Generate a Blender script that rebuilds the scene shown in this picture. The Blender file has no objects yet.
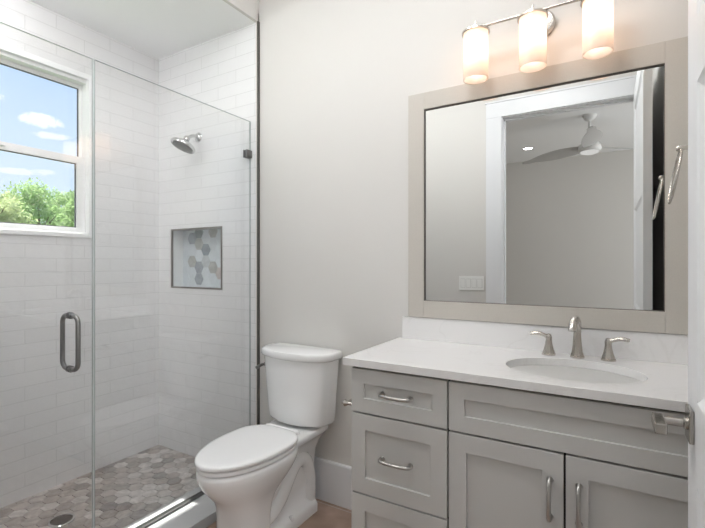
import bpy, bmesh, math, random
from mathutils import Vector, Matrix, Quaternion
R = math.radians
PI = math.pi
sc = bpy.context.scene
COL = sc.collection

# ------------------------------------------------------------------ camera
CAM_H, CAM_D = 1.25, 1.90
cd = bpy.data.cameras.new('camera'); cam = bpy.data.objects.new('camera', cd); COL.objects.link(cam)
cam.location = (0, -CAM_D, CAM_H); cam.rotation_euler = (R(90), 0, R(30.6))
cd.sensor_width = 36; cd.lens = 36*432/705; cd.clip_start = 0.02; cd.clip_end = 500
sc.camera = cam

# ------------------------------------------------------------------ world: pale blue sky with a few small clouds
world = bpy.data.worlds.new('sky'); sc.world = world; world.use_nodes = True
def build_world():
    nt = world.node_tree; N = nt.nodes; L = nt.links; N.clear()
    out = N.new('ShaderNodeOutputWorld'); bg = N.new('ShaderNodeBackground'); L.new(bg.outputs[0], out.inputs[0])
    bg.inputs[1].default_value = 1.35
    tc = N.new('ShaderNodeTexCoord')
    sp = N.new('ShaderNodeSeparateXYZ'); L.new(tc.outputs['Generated'], sp.inputs[0])
    mr = N.new('ShaderNodeMapRange'); L.new(sp.outputs[2], mr.inputs[0]); mr.inputs[1].default_value = 0.0; mr.inputs[2].default_value = 0.75
    cr = N.new('ShaderNodeValToRGB'); L.new(mr.outputs[0], cr.inputs[0])
    e = cr.color_ramp.elements; e[0].color = (.76, .86, .98, 1); e[1].color = (.36, .53, .84, 1)
    m = e.new(.42); m.color = (.50, .66, .93, 1)
    last = cr.outputs[0]
    ns = N.new('ShaderNodeTexNoise'); ns.inputs['Scale'].default_value = 42; ns.inputs['Detail'].default_value = 5; ns.inputs['Roughness'].default_value = .6
    L.new(tc.outputs['Generated'], ns.inputs[0])
    def cloud(d, sx, sz, amt):
        nonlocal last
        d = Vector(d).normalized()
        side = Vector((-d.y, d.x, 0)).normalized(); up = d.cross(side)
        def dot(v, s):
            a = N.new('ShaderNodeVectorMath'); a.operation = 'DOT_PRODUCT'; L.new(tc.outputs['Generated'], a.inputs[0]); a.inputs[1].default_value = v
            b = N.new('ShaderNodeMath'); b.operation = 'DIVIDE'; L.new(a.outputs['Value'], b.inputs[0]); b.inputs[1].default_value = s
            p = N.new('ShaderNodeMath'); p.operation = 'POWER'; L.new(b.outputs[0], p.inputs[0]); p.inputs[1].default_value = 2
            q = N.new('ShaderNodeMath'); q.operation = 'MULTIPLY'; L.new(b.outputs[0], q.inputs[0]); L.new(b.outputs[0], q.inputs[1])
            return q.outputs[0]
        s1 = dot(side, sx); s2 = dot(up, sz)
        ad = N.new('ShaderNodeMath'); L.new(s1, ad.inputs[0]); L.new(s2, ad.inputs[1])
        nz = N.new('ShaderNodeMath'); nz.operation = 'MULTIPLY_ADD'; L.new(ns.outputs[0], nz.inputs[0]); nz.inputs[1].default_value = 3.2; nz.inputs[2].default_value = -1.6
        a2 = N.new('ShaderNodeMath'); L.new(ad.outputs[0], a2.inputs[0]); L.new(nz.outputs[0], a2.inputs[1])
        r = N.new('ShaderNodeMapRange'); L.new(a2.outputs[0], r.inputs[0]); r.inputs[1].default_value = .35; r.inputs[2].default_value = 1.1
        r.inputs[3].default_value = amt; r.inputs[4].default_value = 0
        mx = N.new('ShaderNodeMix'); mx.data_type = 'RGBA'; L.new(r.outputs[0], mx.inputs[0]); L.new(last, mx.inputs[6]); mx.inputs[7].default_value = (1, 1, 1, 1)
        last = mx.outputs[2]
    def dirpx(px, py):
        u = (px-352.5)/432; v = (264-py)/432; s, c = math.sin(R(30.6)), math.cos(R(30.6))
        return (-s+c*u, c+s*u, v)
    cloud(dirpx(41, 121), .036, .0125, .95)
    cloud(dirpx(53, 136), .030, .007, .6)
    cloud(dirpx(20, 172), .035, .006, .5); cloud(dirpx(45, 172), .02, .005, .4)
    cloud(dirpx(-60, 90), .08, .02, .9); cloud(dirpx(-30, 40), .06, .02, .8)
    L.new(last, bg.inputs[0])
build_world()

# ------------------------------------------------------------------ sun and added bedroom fill
sd = bpy.data.lights.new('sun', 'SUN'); sun = bpy.data.objects.new('sun', sd); COL.objects.link(sun)
sd.energy = 14.0; sd.angle = R(.6); sd.color = (1, .97, .92)
sun.rotation_euler = Vector((math.cos(R(60))*math.cos(R(6)), math.cos(R(60))*math.sin(R(6)), -math.sin(R(60)))).to_track_quat('-Z', 'Y').to_euler()
def area(name, loc, direction, sx, sy, power, color=(1, 1, 1)):
    d = bpy.data.lights.new(name, 'AREA'); o = bpy.data.objects.new(name, d); COL.objects.link(o)
    d.shape = 'RECTANGLE'; d.size = sx; d.size_y = sy; d.energy = power; d.color = color
    o.location = loc; o.rotation_euler = Vector(direction).to_track_quat('-Z', 'Z').to_euler(); return o
# added fill: unseen area light set in a made-up bedroom window opening
area('bedroom_window_daylight', (2.17, -3.5, 1.5), (-1, 0, 0), 2.2, 1.6, 42, (1, .985, .96))

# ------------------------------------------------------------------ exposure
vs = sc.view_settings
vs.view_transform = 'Standard'; vs.look = 'None'; vs.exposure = 0.0; vs.gamma = 1.0; vs.use_curve_mapping = False
sc.cycles.use_denoising = True
try: sc.cycles.denoiser = 'OPENIMAGEDENOISE'
except Exception: pass
sc.cycles.max_bounces = 14; sc.cycles.diffuse_bounces = 7; sc.cycles.glossy_bounces = 6; sc.cycles.transparent_max_bounces = 16; sc.cycles.transmission_bounces = 8
sc.cycles.sample_clamp_indirect = 6; sc.cycles.caustics_reflective = False; sc.cycles.caustics_refractive = False
sc.cycles.blur_glossy = .5

FILL_POWER = 21.5  # strength of the added bathroom and shower fill lights
BULB = 26.0

# ------------------------------------------------------------------ helpers: materials
def P(name, color, rough=.5, metal=0, spec=.5, coat=0, emit=None, es=0, noise=None, bump=None):
    """noise=(scale, amount) small colour variation; bump=(scale, strength, distance)"""
    m = bpy.data.materials.new(name); m.use_nodes = True
    nt = m.node_tree; b = nt.nodes['Principled BSDF']
    c = tuple(color)+(1,)
    b.inputs['Base Color'].default_value = c; b.inputs['Roughness'].default_value = rough; b.inputs['Metallic'].default_value = metal
    b.inputs['Specular IOR Level'].default_value = spec; b.inputs['Coat Weight'].default_value = coat; b.inputs['Coat Roughness'].default_value = .05
    if emit: b.inputs['Emission Color'].default_value = tuple(emit)+(1,); b.inputs['Emission Strength'].default_value = es
    tc = nt.nodes.new('ShaderNodeTexCoord')
    if noise:
        n = nt.nodes.new('ShaderNodeTexNoise'); nt.links.new(tc.outputs['Object'], n.inputs[0])
        n.inputs['Scale'].default_value = noise[0]; n.inputs['Detail'].default_value = 4
        mx = nt.nodes.new('ShaderNodeMix'); mx.data_type = 'RGBA'; nt.links.new(n.outputs[0], mx.inputs[0])
        a = noise[1]
        mx.inputs[6].default_value = tuple(x*(1-a) for x in color)+(1,); mx.inputs[7].default_value = tuple(min(1, x*(1+a)) for x in color)+(1,)
        nt.links.new(mx.outputs[2], b.inputs['Base Color'])
    if bump:
        n = nt.nodes.new('ShaderNodeTexNoise'); nt.links.new(tc.outputs['Object'], n.inputs[0]); n.inputs['Scale'].default_value = bump[0]; n.inputs['Detail'].default_value = 3
        bp = nt.nodes.new('ShaderNodeBump'); bp.inputs['Strength'].default_value = bump[1]; bp.inputs['Distance'].default_value = bump[2]
        nt.links.new(n.outputs[0], bp.inputs['Height']); nt.links.new(bp.outputs[0], b.inputs['Normal'])
    return m

def tile_mat(name, axis, tile, tile2, grout, bw=.305, rh=.0762, mortar=.0017, rough=.08, wav=.7, off=.5, shift=(0, 0), noise=0.0):
    m = bpy.data.materials.new(name); m.use_nodes = True; nt = m.node_tree; N = nt.nodes; L = nt.links; b = N['Principled BSDF']
    tc = N.new('ShaderNodeTexCoord'); sp = N.new('ShaderNodeSeparateXYZ'); L.new(tc.outputs['Object'], sp.inputs[0])
    cb = N.new('ShaderNodeCombineXYZ')
    L.new(sp.outputs[{'x': 0, 'y': 1, 'f': 0}[axis]], cb.inputs[0]); L.new(sp.outputs[1 if axis == 'f' else 2], cb.inputs[1])
    mp = N.new('ShaderNodeMapping'); L.new(cb.outputs[0], mp.inputs[0]); mp.inputs['Location'].default_value = (10+shift[0], 10+shift[1], 0)
    br = N.new('ShaderNodeTexBrick'); L.new(mp.outputs[0], br.inputs[0]); br.inputs['Scale'].default_value = 1
    br.offset = off; br.inputs['Brick Width'].default_value = bw; br.inputs['Row Height'].default_value = rh
    br.inputs['Mortar Size'].default_value = mortar; br.inputs['Mortar Smooth'].default_value = .3; br.inputs['Bias'].default_value = 0
    br.inputs['Color1'].default_value = tuple(tile)+(1,); br.inputs['Color2'].default_value = tuple(tile2)+(1,); br.inputs['Mortar'].default_value = tuple(grout)+(1,)
    col = br.outputs['Color']
    if noise:
        n2 = N.new('ShaderNodeTexNoise'); L.new(tc.outputs['Object'], n2.inputs[0]); n2.inputs['Scale'].default_value = 9; n2.inputs['Detail'].default_value = 8
        hs = N.new('ShaderNodeMix'); hs.data_type = 'RGBA'; hs.blend_type = 'OVERLAY'; hs.inputs[0].default_value = noise; L.new(col, hs.inputs[6]); L.new(n2.outputs[0], hs.inputs[7]); col = hs.outputs[2]
    L.new(col, b.inputs['Base Color'])
    n = N.new('ShaderNodeTexNoise'); L.new(tc.outputs['Object'], n.inputs[0]); n.inputs['Scale'].default_value = 11; n.inputs['Detail'].default_value = 2
    b2 = N.new('ShaderNodeBump'); b2.inputs['Strength'].default_value = wav; b2.inputs['Distance'].default_value = .006; L.new(n.outputs[0], b2.inputs['Height'])
    b1 = N.new('ShaderNodeBump'); b1.inputs['Strength'].default_value = .6; b1.inputs['Distance'].default_value = .0015; b1.invert = True
    L.new(br.outputs['Fac'], b1.inputs['Height']); L.new(b2.outputs[0], b1.inputs['Normal']); L.new(b1.outputs[0], b.inputs['Normal'])
    b.inputs['Roughness'].default_value = rough
    return m

def thin_glass(name, tint=(.99, .992, .992), refl=1.0):
    m = bpy.data.materials.new(name); m.use_nodes = True; nt = m.node_tree; N = nt.nodes; L = nt.links; N.clear()
    out = N.new('ShaderNodeOutputMaterial'); t = N.new('ShaderNodeBsdfTransparent'); t.inputs[0].default_value = tuple(tint)+(1,)
    g = N.new('ShaderNodeBsdfGlossy'); g.inputs['Roughness'].default_value = 0.0
    lw = N.new('ShaderNodeLayerWeight'); lw.inputs['Blend'].default_value = .5
    pw = N.new('ShaderNodeMath'); pw.operation = 'POWER'; L.new(lw.outputs['Facing'], pw.inputs[0]); pw.inputs[1].default_value = 5
    mu = N.new('ShaderNodeMath'); mu.operation = 'MULTIPLY_ADD'; mu.inputs[1].default_value = .96*refl; mu.inputs[2].default_value = .04*refl; L.new(pw.outputs[0], mu.inputs[0]); mu.use_clamp = True
    mx = N.new('ShaderNodeMixShader'); L.new(mu.outputs[0], mx.inputs[0]); L.new(t.outputs[0], mx.inputs[1]); L.new(g.outputs[0], mx.inputs[2]); L.new(mx.outputs[0], out.inputs[0])
    return m

def emissive(name, color, s):
    m = bpy.data.materials.new(name); m.use_nodes = True; nt = m.node_tree; N = nt.nodes; N.clear()
    out = N.new('ShaderNodeOutputMaterial'); e = N.new('ShaderNodeEmission'); e.inputs[0].default_value = tuple(color)+(1,); e.inputs[1].default_value = s
    nt.links.new(e.outputs[0], out.inputs[0]); return m

M = {}
M['paint'] = P('greige_wall_paint', (.675, .66, .635), .85, spec=.2, noise=(3, .012), bump=(180, .08, .001))
M['ceiling'] = P('white_ceiling_paint', (.91, .915, .915), .9, spec=.1)
M['white'] = P('white_trim_paint', (.76, .77, .79), .35, spec=.4)
M['door_white'] = P('white_door_paint', (.86, .87, .885), .38, spec=.4)
M['tile_x'] = tile_mat('gloss_white_tile_back', 'x', (.80, .80, .805), (.82, .82, .825), (.69, .69, .69), shift=(.02, -.004))
M['tile_y'] = tile_mat('gloss_white_tile_side', 'y', (.80, .80, .805), (.82, .82, .825), (.69, .69, .69), shift=(.11, -.004))
M['floor_tile'] = tile_mat('brown_stone_floor_tile', 'f', (.30, .21, .165), (.34, .24, .19), (.42, .35, .30), bw=.61, rh=.305, mortar=.004, rough=.45, wav=.1, shift=(.24, .10), noise=.55)
M['bed_floor'] = P('wood_floor', (.50, .45, .39), .5, noise=(5, .15))
M['porcelain'] = P('white_porcelain', (.87, .875, .875), .08, spec=.6, coat=.5)
M['seat'] = P('white_seat_plastic', (.87, .87, .87), .18, spec=.5)
M['cab'] = P('grey_cabinet_paint', (.565, .56, .545), .42, spec=.35, noise=(220, .02), bump=(260, .15, .0006))
M['dark'] = P('cabinet_gap', (.035, .033, .03), .9, spec=.1)  # near-black, stands in for shade between the cabinet fronts
M['nickel'] = P('brushed_nickel', (.56, .53, .49), .27, metal=1, bump=(300, .1, .0003))
M['nickel_dark'] = P('satin_nickel', (.25, .245, .24), .3, metal=1)
M['pull'] = P('satin_nickel_pull', (.46, .445, .425), .28, metal=1)
M['door_metal'] = P('satin_nickel_lever', (.42, .40, .37), .22, metal=1)
M['chrome'] = P('chrome', (.62, .62, .62), .1, metal=1)
M['trim_metal'] = P('dark_metal_edge_trim', (.12, .115, .105), .4, metal=.6)
M['trim_pale'] = P('tile_edge_glaze', (.72, .68, .65), .3)
M['mirror'] = P('mirror_silver', (.82, .83, .825), 0.0, metal=1)
M['frame'] = P('taupe_linen_mirror_frame', (.53, .50, .455), .55, spec=.3, noise=(320, .07), bump=(300, .3, .0006))
M['glass'] = thin_glass('clear_glass', refl=1.9)
M['window_glass'] = thin_glass('window_glass', (.99, 1, .99), .8)
M['glass_edge'] = P('glass_edge', (.42, .46, .46), .15, spec=.8)
M['glass_edge_pale'] = P('pale_glass_edge', (.80, .83, .83), .15, spec=.8)
M['vinyl'] = P('white_window_vinyl', (.89, .895, .90), .3, spec=.4)
M['gasket'] = P('dark_window_gasket', (.05, .055, .07), .6)
M['plastic'] = P('white_switch_plastic', (.82, .82, .80), .3)
M['fan'] = P('fan_white', (.78, .78, .77), .4)
M['blade'] = P('fan_blade_grey', (.56, .56, .555), .45)
M['bark'] = P('bark', (.16, .12, .08), .9, noise=(8, .3))
M['grass'] = P('lawn', (.12, .20, .05), .95, noise=(.5, .3))
M['stucco'] = P('outside_stucco', (.7, .68, .64), .9)
M['can'] = emissive('downlight_lens', (.985, .99, 1), FILL_POWER)  # glow of the unseen ceiling lights added to fill the bathroom
M['can_shower'] = emissive('shower_downlight_lens', (1, .985, .99), FILL_POWER*1.45)  # glow of the unseen light added to brighten the shower
M['bed_can'] = emissive('bedroom_downlight_lens', (1, .98, .95), 25)
M['bulb'] = emissive('bulb_glow', (1, .90, .79), BULB)

def marble(name):
    m = P(name, (.80, .79, .785), .14, spec=.5); nt = m.node_tree; N = nt.nodes; L = nt.links; b = N['Principled BSDF']
    tc = N['Texture Coordinate'] if 'Texture Coordinate' in N else N.new('ShaderNodeTexCoord')
    n = N.new('ShaderNodeTexNoise'); n.inputs['Scale'].default_value = 3.2; n.inputs['Detail'].default_value = 7; n.inputs['Distortion'].default_value = 1.2; L.new(tc.outputs['Object'], n.inputs[0])
    r = N.new('ShaderNodeValToRGB'); L.new(n.outputs[0], r.inputs[0]); e = r.color_ramp.elements
    e[0].position = .485; e[0].color = (.80, .792, .788, 1); e[1].position = .52; e[1].color = (.80, .792, .788, 1); k = e.new(.502); k.color = (.765, .755, .748, 1)
    L.new(r.outputs[0], b.inputs['Base Color']); return m
M['quartz'] = marble('white_quartz')

def stone(name, c, v=.25):
    m = P(name, c, .3, spec=.4); nt = m.node_tree; N = nt.nodes; L = nt.links; b = N['Principled BSDF']
    tc = N.new('ShaderNodeTexCoord'); n = N.new('ShaderNodeTexNoise'); n.inputs['Scale'].default_value = 14; n.inputs['Detail'].default_value = 8; n.inputs['Distortion'].default_value = 1.5
    L.new(tc.outputs['Object'], n.inputs[0]); r = N.new('ShaderNodeValToRGB'); L.new(n.outputs[0], r.inputs[0]); e = r.color_ramp.elements
    e[0].position = .3; e[0].color = tuple(x*(1-v) for x in c)+(1,); e[1].position = .7; e[1].color = tuple(min(1, x*(1+v)) for x in c)+(1,)
    L.new(r.outputs[0], b.inputs['Base Color']); return m
FLOORHEX = [stone('floor_hex_tone', c) for c in [(.46, .42, .395), (.37, .335, .31), (.56, .535, .51), (.32, .29, .27), (.42, .375, .345), (.60, .57, .545), (.29, .27, .255)]]
NICHEHEX = [stone('niche_hex_tone', c, v) for c, v in [((.62, .67, .70), .05), ((.58, .635, .665), .06), ((.50, .54, .56), .1), ((.22, .26, .29), .2), ((.32, .35, .39), .2), ((.24, .30, .30), .25), ((.42, .43, .42), .15), ((.52, .47, .46), .15)]]
M['grout_floor'] = P('floor_grout', (.54, .51, .485), .9)
M['grout_niche'] = P('niche_grout', (.60, .64, .66), .8)

def shade_mat():
    m = bpy.data.materials.new('frosted_shade'); m.use_nodes = True; nt = m.node_tree; N = nt.nodes; L = nt.links; N.clear()
    out = N.new('ShaderNodeOutputMaterial'); t = N.new('ShaderNodeBsdfTranslucent'); t.inputs[0].default_value = (.95, .83, .74, 1)
    d = N.new('ShaderNodeBsdfDiffuse'); d.inputs[0].default_value = (.85, .80, .76, 1)
    g = N.new('ShaderNodeBsdfGlossy'); g.inputs['Roughness'].default_value = .25
    m1 = N.new('ShaderNodeMixShader'); m1.inputs[0].default_value = .35; L.new(t.outputs[0], m1.inputs[1]); L.new(d.outputs[0], m1.inputs[2])
    m2 = N.new('ShaderNodeMixShader'); m2.inputs[0].default_value = .04; L.new(m1.outputs[0], m2.inputs[1]); L.new(g.outputs[0], m2.inputs[2]); L.new(m2.outputs[0], out.inputs[0])
    return m
M['shade'] = shade_mat()
def leaf_mat(name, c):
    m = bpy.data.materials.new(name); m.use_nodes = True; nt = m.node_tree; N = nt.nodes; L = nt.links; N.clear()
    out = N.new('ShaderNodeOutputMaterial'); t = N.new('ShaderNodeBsdfTranslucent'); d = N.new('ShaderNodeBsdfDiffuse')
    tc = N.new('ShaderNodeTexCoord'); n = N.new('ShaderNodeTexNoise'); n.inputs['Scale'].default_value = 1.6; L.new(tc.outputs['Object'], n.inputs[0])
    mx = N.new('ShaderNodeMix'); mx.data_type = 'RGBA'; L.new(n.outputs[0], mx.inputs[0]); mx.inputs[6].default_value = tuple(x*.7 for x in c)+(1,); mx.inputs[7].default_value = tuple(min(1, x*1.35) for x in c)+(1,)
    L.new(mx.outputs[2], t.inputs[0]); L.new(mx.outputs[2], d.inputs[0])
    m1 = N.new('ShaderNodeMixShader'); m1.inputs[0].default_value = .45; L.new(d.outputs[0], m1.inputs[1]); L.new(t.outputs[0], m1.inputs[2]); L.new(m1.outputs[0], out.inputs[0]); return m

# ------------------------------------------------------------------ helpers: geometry
def new_bm(): return bmesh.new()
def add_box(bm, x0, x1, y0, y1, z0, z1, mi=0):
    v = [bm.verts.new((x, y, z)) for x in (x0, x1) for y in (y0, y1) for z in (z0, z1)]
    for f in ((0, 1, 3, 2), (4, 6, 7, 5), (0, 4, 5, 1), (2, 3, 7, 6), (0, 2, 6, 4), (1, 5, 7, 3)):
        fc = bm.faces.new([v[i] for i in f]); fc.material_index = mi
def add_loft(bm, rings, cap0=True, cap1=True, closed=True, mi=0):
    vr = [[bm.verts.new(p) for p in r] for r in rings]; n = len(vr[0])
    for a, b in zip(vr, vr[1:]):
        for i in range(n if closed else n-1):
            j = (i+1) % n
            f = bm.faces.new((a[i], a[j], b[j], b[i])); f.material_index = mi
    if cap0: bm.faces.new(list(reversed(vr[0]))).material_index = mi
    if cap1: bm.faces.new(vr[-1]).material_index = mi
    return vr
def ring(c, r, axis='z', n=32, r2=None):
    c = Vector(c); r2 = r if r2 is None else r2; o = []
    for i in range(n):
        a = 2*PI*i/n; x, y = r*math.cos(a), r2*math.sin(a)
        o.append(c+Vector({'z': (x, y, 0), 'x': (0, x, y), 'y': (x, 0, y)}[axis]))
    return o
def add_lathe(bm, prof, c=(0, 0, 0), axis='z', n=32, cap0=True, cap1=True, sy=1.0):
    """prof: list of (r, h) along the axis"""
    c = Vector(c); rs = []
    for r, h in prof:
        off = Vector({'z': (0, 0, h), 'x': (h, 0, 0), 'y': (0, h, 0)}[axis])
        rs.append(ring(c+off, r, axis, n, r*sy))
    add_loft(bm, rs, cap0, cap1)
def add_tube(bm, pts, rad, n=14, caps=True, flat=1.0, closed=False, up=None):
    pts = [Vector(p) for p in pts]; k = len(pts)
    rad = rad if isinstance(rad, (list, tuple)) else [rad]*k
    fl = flat if isinstance(flat, (list, tuple)) else [flat]*k
    def tan(i):
        if closed: return (pts[(i+1) % k]-pts[(i-1) % k]).normalized()
        return (pts[min(i+1, k-1)]-pts[max(i-1, 0)]).normalized()
    t0 = tan(0); ref = Vector(up) if up else (Vector((0, 0, 1)) if abs(t0.z) < .9 else Vector((1, 0, 0)))
    u = (ref-t0*ref.dot(t0)).normalized(); rs = []
    for i in range(k):
        t = tan(i); u = (u-t*u.dot(t)).normalized(); w = t.cross(u)
        rs.append([pts[i]+u*(rad[i]*fl[i]*math.cos(2*PI*j/n))+w*(rad[i]*math.sin(2*PI*j/n)) for j in range(n)])
    if closed: rs.append(rs[0]); 
    add_loft(bm, rs, caps and not closed, caps and not closed)
    if closed: bmesh.ops.remove_doubles(bm, verts=bm.verts, dist=1e-6)
def bez(p0, p1, p2, p3, n=10):
    p0, p1, p2, p3 = map(Vector, (p0, p1, p2, p3)); o = []
    for i in range(n+1):
        t = i/n; o.append(p0*(1-t)**3+p1*3*t*(1-t)**2+p2*3*t*t*(1-t)+p3*t**3)
    return o
def obj(name, bm, mat, parent=None, loc=None, smooth=None, bevel=0, seg=2, rot=None):
    bmesh.ops.recalc_face_normals(bm, faces=bm.faces)
    me = bpy.data.meshes.new(name); bm.to_mesh(me); bm.free()
    for m in (mat if isinstance(mat, (list, tuple)) else [mat]): me.materials.append(m)
    o = bpy.data.objects.new(name, me); COL.objects.link(o)
    if parent: o.parent = parent
    if loc: o.location = loc
    if rot: o.rotation_euler = rot
    if smooth is not None:
        for p in me.polygons: p.use_smooth = True
        me.set_sharp_from_angle(angle=R(smooth))
    if bevel:
        b = o.modifiers.new('bevel', 'BEVEL'); b.width = bevel; b.segments = seg; b.limit_method = 'ANGLE'; b.angle_limit = R(40)
        b.harden_normals = False
    return o
def box(name, x0, x1, y0, y1, z0, z1, mat, parent=None, bevel=0, **k):
    bm = new_bm(); add_box(bm, x0, x1, y0, y1, z0, z1); return obj(name, bm, mat, parent, bevel=bevel, **k)
def tag(o, label=None, cat=None, group=None, kind=None):
    if label: o['label'] = label
    if cat: o['category'] = cat
    if group: o['group'] = group
    if kind: o['kind'] = kind
    return o
def thing(name, label, cat, loc=(0, 0, 0), rz=0, group=None):
    o = bpy.data.objects.new(name, None); COL.objects.link(o); o.location = loc; o.rotation_euler = (0, 0, rz); o.empty_display_size = .05
    return tag(o, label, cat, group)
def struct(o, label=None, cat=None): return tag(o, label, cat, kind='structure')
def dup(o, parent=None):
    c = o.copy(); COL.objects.link(c)
    if parent: c.parent = parent
    for ch in list(o.children): dup(ch, c)
    return c
def plate_with_hole(bm, axis, a, b, outer, hole):
    """slab between a and b on the axis, outer rect (u0,u1,v0,v1), with one rectangular hole; as four boxes"""
    u0, u1, v0, v1 = outer; h0, h1, k0, k1 = hole
    for (p, q, r, s) in ((u0, h0, v0, v1), (h1, u1, v0, v1), (h0, h1, v0, k0), (h0, h1, k1, v1)):
        if q-p < 1e-5 or s-r < 1e-5: continue
        if axis == 'x': add_box(bm, a, b, p, q, r, s)
        else: add_box(bm, p, q, a, b, r, s)

# ------------------------------------------------------------------ dimensions
XW, XT, XR = -2.675, -1.76, .25       # window wall, end of tile, right wall
YF = -1.66                            # wall with the doorway
HC, HS = 2.85, 2.665                  # ceilings: room, shower
BY0 = -5.3                            # bedroom far wall
CX1_ = -1.640
GX = -1.818                            # shower glass plane

# ------------------------------------------------------------------ room shell
WY0, WY1, WZ0, WZ1 = -1.37, -.459, 1.405, 2.380
bm = new_bm(); plate_with_hole(bm, 'x', XW-.16, XW, (YF-.12, .15, -.05, HC+.1), (WY0, WY1, WZ0, WZ1))
struct(obj('wall_left', bm, M['tile_y']), 'white subway tiled shower wall holding the window', 'wall')
NX0, NX1, NZ0, NZ1 = -2.536, -2.057, 1.094, 1.48
bm = new_bm(); plate_with_hole(bm, 'y', -.01, .09, (XW, XT, 0, HS+.05), (NX0, NX1, NZ0, NZ1)); add_box(bm, XW, XT, .09, .15, 0, HS+.05)
struct(obj('wall_shower', bm, M['tile_x']), 'white subway tiled shower wall with niche and shower head', 'wall')
struct(box('wall_back', XT, XR+.12, 0, .15, -.05, HC+.1, M['paint']), 'greige painted wall behind toilet and vanity', 'wall')
struct(box('wall_right', XR, XR+.12, YF-.12, 0, -.05, HC+.1, M['paint']), 'greige painted side wall by the vanity and open door', 'wall')
DX0, DX1, DZ = -.735, .195, 2.42
bm = new_bm(); plate_with_hole(bm, 'y', YF-.12, YF, (XW, XR, 0, HC+.1), (DX0, DX1, -.01, DZ))
struct(obj('wall_front', bm, M['paint']), 'greige wall with doorway, seen in the mirror', 'wall')
struct(box('wall_tile_front', XW, XT, YF, YF+.01, 0, HS, M['tile_x']), 'white tiled near end wall of shower', 'wall')
struct(box('ceiling', XT-.02, XR, YF, 0, HC, HC+.1, M['ceiling']), 'white bathroom ceiling', 'ceiling')
bm = new_bm(); add_box(bm, XW, XT-.02, YF+.01, -.01, HS, HS+.05)
struct(obj('ceiling_shower', bm, M['ceiling']), 'lowered white ceiling over the shower', 'ceiling')
struct(box('wall_soffit', XT-.02, XT, YF, 0, HS+.0, HC, M['paint']), 'greige drywall drop above the shower opening', 'wall')
struct(box('floor', CX1_, XR, YF-.12, 0, -.05, 0, M['floor_tile']), 'brown stone tile floor beside the toilet', 'floor')

# baseboards: tall, with a small stepped top
def baseboard(name, pts, label):
    bm = new_bm(); (x0, y0), (x1, y1), (nx, ny) = pts
    prof = [(0, 0), (.016, 0), (.016, .205), (.013, .213), (0, .215)]
    r0 = [Vector((x0+nx*d, y0+ny*d, z)) for d, z in prof]; r1 = [Vector((x1+nx*d, y1+ny*d, z)) for d, z in prof]
    add_loft(bm, [r0, r1]); return struct(obj(name, bm, M['white'], bevel=.001), label, 'baseboard')
baseboard('baseboard_back', ((CX1_+.003, 0), (-.835, 0), (0, -1)), 'tall white baseboard behind the toilet')
baseboard('baseboard_right', ((XR, -.53), (XR, YF+.02), (-1, 0)), 'white baseboard behind the open door')
baseboard('baseboard_front', ((CX1_+.003, YF), (DX0-.13, YF), (0, 1)), 'white baseboard left of the doorway in the mirror')

# door casing (both sides) and jamb
def casing(name, yface, s, label):
    bm = new_bm(); cw = .118
    x0, x1 = DX0+.012, DX1-.006; r = min(XR-.002-x1, cw) if s > 0 else cw
    y0, y1 = sorted((yface, yface+s*.018))
    add_box(bm, x0-cw, x0, y0, y1, 0, DZ-.012); add_box(bm, x1, x1+r, y0, y1, 0, DZ-.012)
    add_box(bm, x0-cw, x1+r, y0, y1, DZ-.012, DZ+.105)
    add_box(bm, x0-cw-.006 if s > 0 else x0-cw-.006, x1+r, y0, y1+.004 if s > 0 else y1, DZ+.105, DZ+.118)
    return struct(obj(name, bm, M['white'], bevel=.0015), label, 'door trim')
casing('trim_1', YF, 1, 'wide white casing around the doorway, seen in the mirror')
casing('trim_2', YF-.12, -1, 'white casing on the bedroom side of the doorway')
bm = new_bm(); add_box(bm, DX0, DX0+.018, YF-.12, YF, 0, DZ-.018); add_box(bm, DX1-.004, DX1, YF-.12, YF, 0, DZ-.018); add_box(bm, DX0, DX1, YF-.12, YF, DZ-.018, DZ)
add_box(bm, DX0+.018, DX0+.03, YF-.08, YF-.045, 0, DZ-.018); add_box(bm, DX0+.018, DX1-.004, YF-.08, YF-.045, DZ-.03, DZ-.018)
struct(obj('trim_3', bm, M['white'], bevel=.001), 'white door jamb lining the doorway', 'door trim')

# bedroom beyond the doorway
BX0, BX1 = -3.4, 2.2
struct(box('floor_bedroom', BX0, BX1, BY0, YF-.12, -.05, 0, M['bed_floor']), 'bedroom floor beyond the doorway', 'floor')
struct(box('ceiling_bedroom', BX0, BX1, BY0, YF-.12, HC, HC+.1, M['ceiling']), 'white bedroom ceiling seen in the mirror', 'ceiling')
struct(box('wall_bedroom_far', BX0, BX1, BY0-.12, BY0, 0, HC, M['paint']), 'plain greige bedroom wall seen in the mirror', 'wall')
struct(box('wall_bedroom_left', BX0-.12, BX0, BY0, YF-.12, 0, HC, M['paint']), 'bedroom side wall', 'wall')
bm = new_bm(); plate_with_hole(bm, 'x', BX1, BX1+.12, (BY0, YF-.12, 0, HC), (-4.6, -2.4, .7, 2.3))
struct(obj('wall_bedroom_right', bm, M['paint']), 'bedroom wall with the window opening', 'wall')  # opening put in so daylight fills the bedroom
bm = new_bm(); add_box(bm, XR, BX1, YF-.12, YF-.0, 0, HC); add_box(bm, BX0, XW-.16, YF-.12, YF, 0, HC)
struct(obj('wall_bedroom_near', bm, M['paint']), 'bedroom wall flanking the doorway', 'wall')

# outside
bm = new_bm(); add_box(bm, -120, XW-.17, -80, 100, -.5, -.3)
struct(obj('ground', bm, M['grass']), 'lawn outside the house', 'ground')
struct(box('roof_eave', XW-.16-.455, XW-.16, -2.6, 1.0, 2.70, 2.80, M['stucco']), 'roof eave outside above the shower window', 'roof')  # added overhang, sized to narrow the sun patch on the curb

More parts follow.
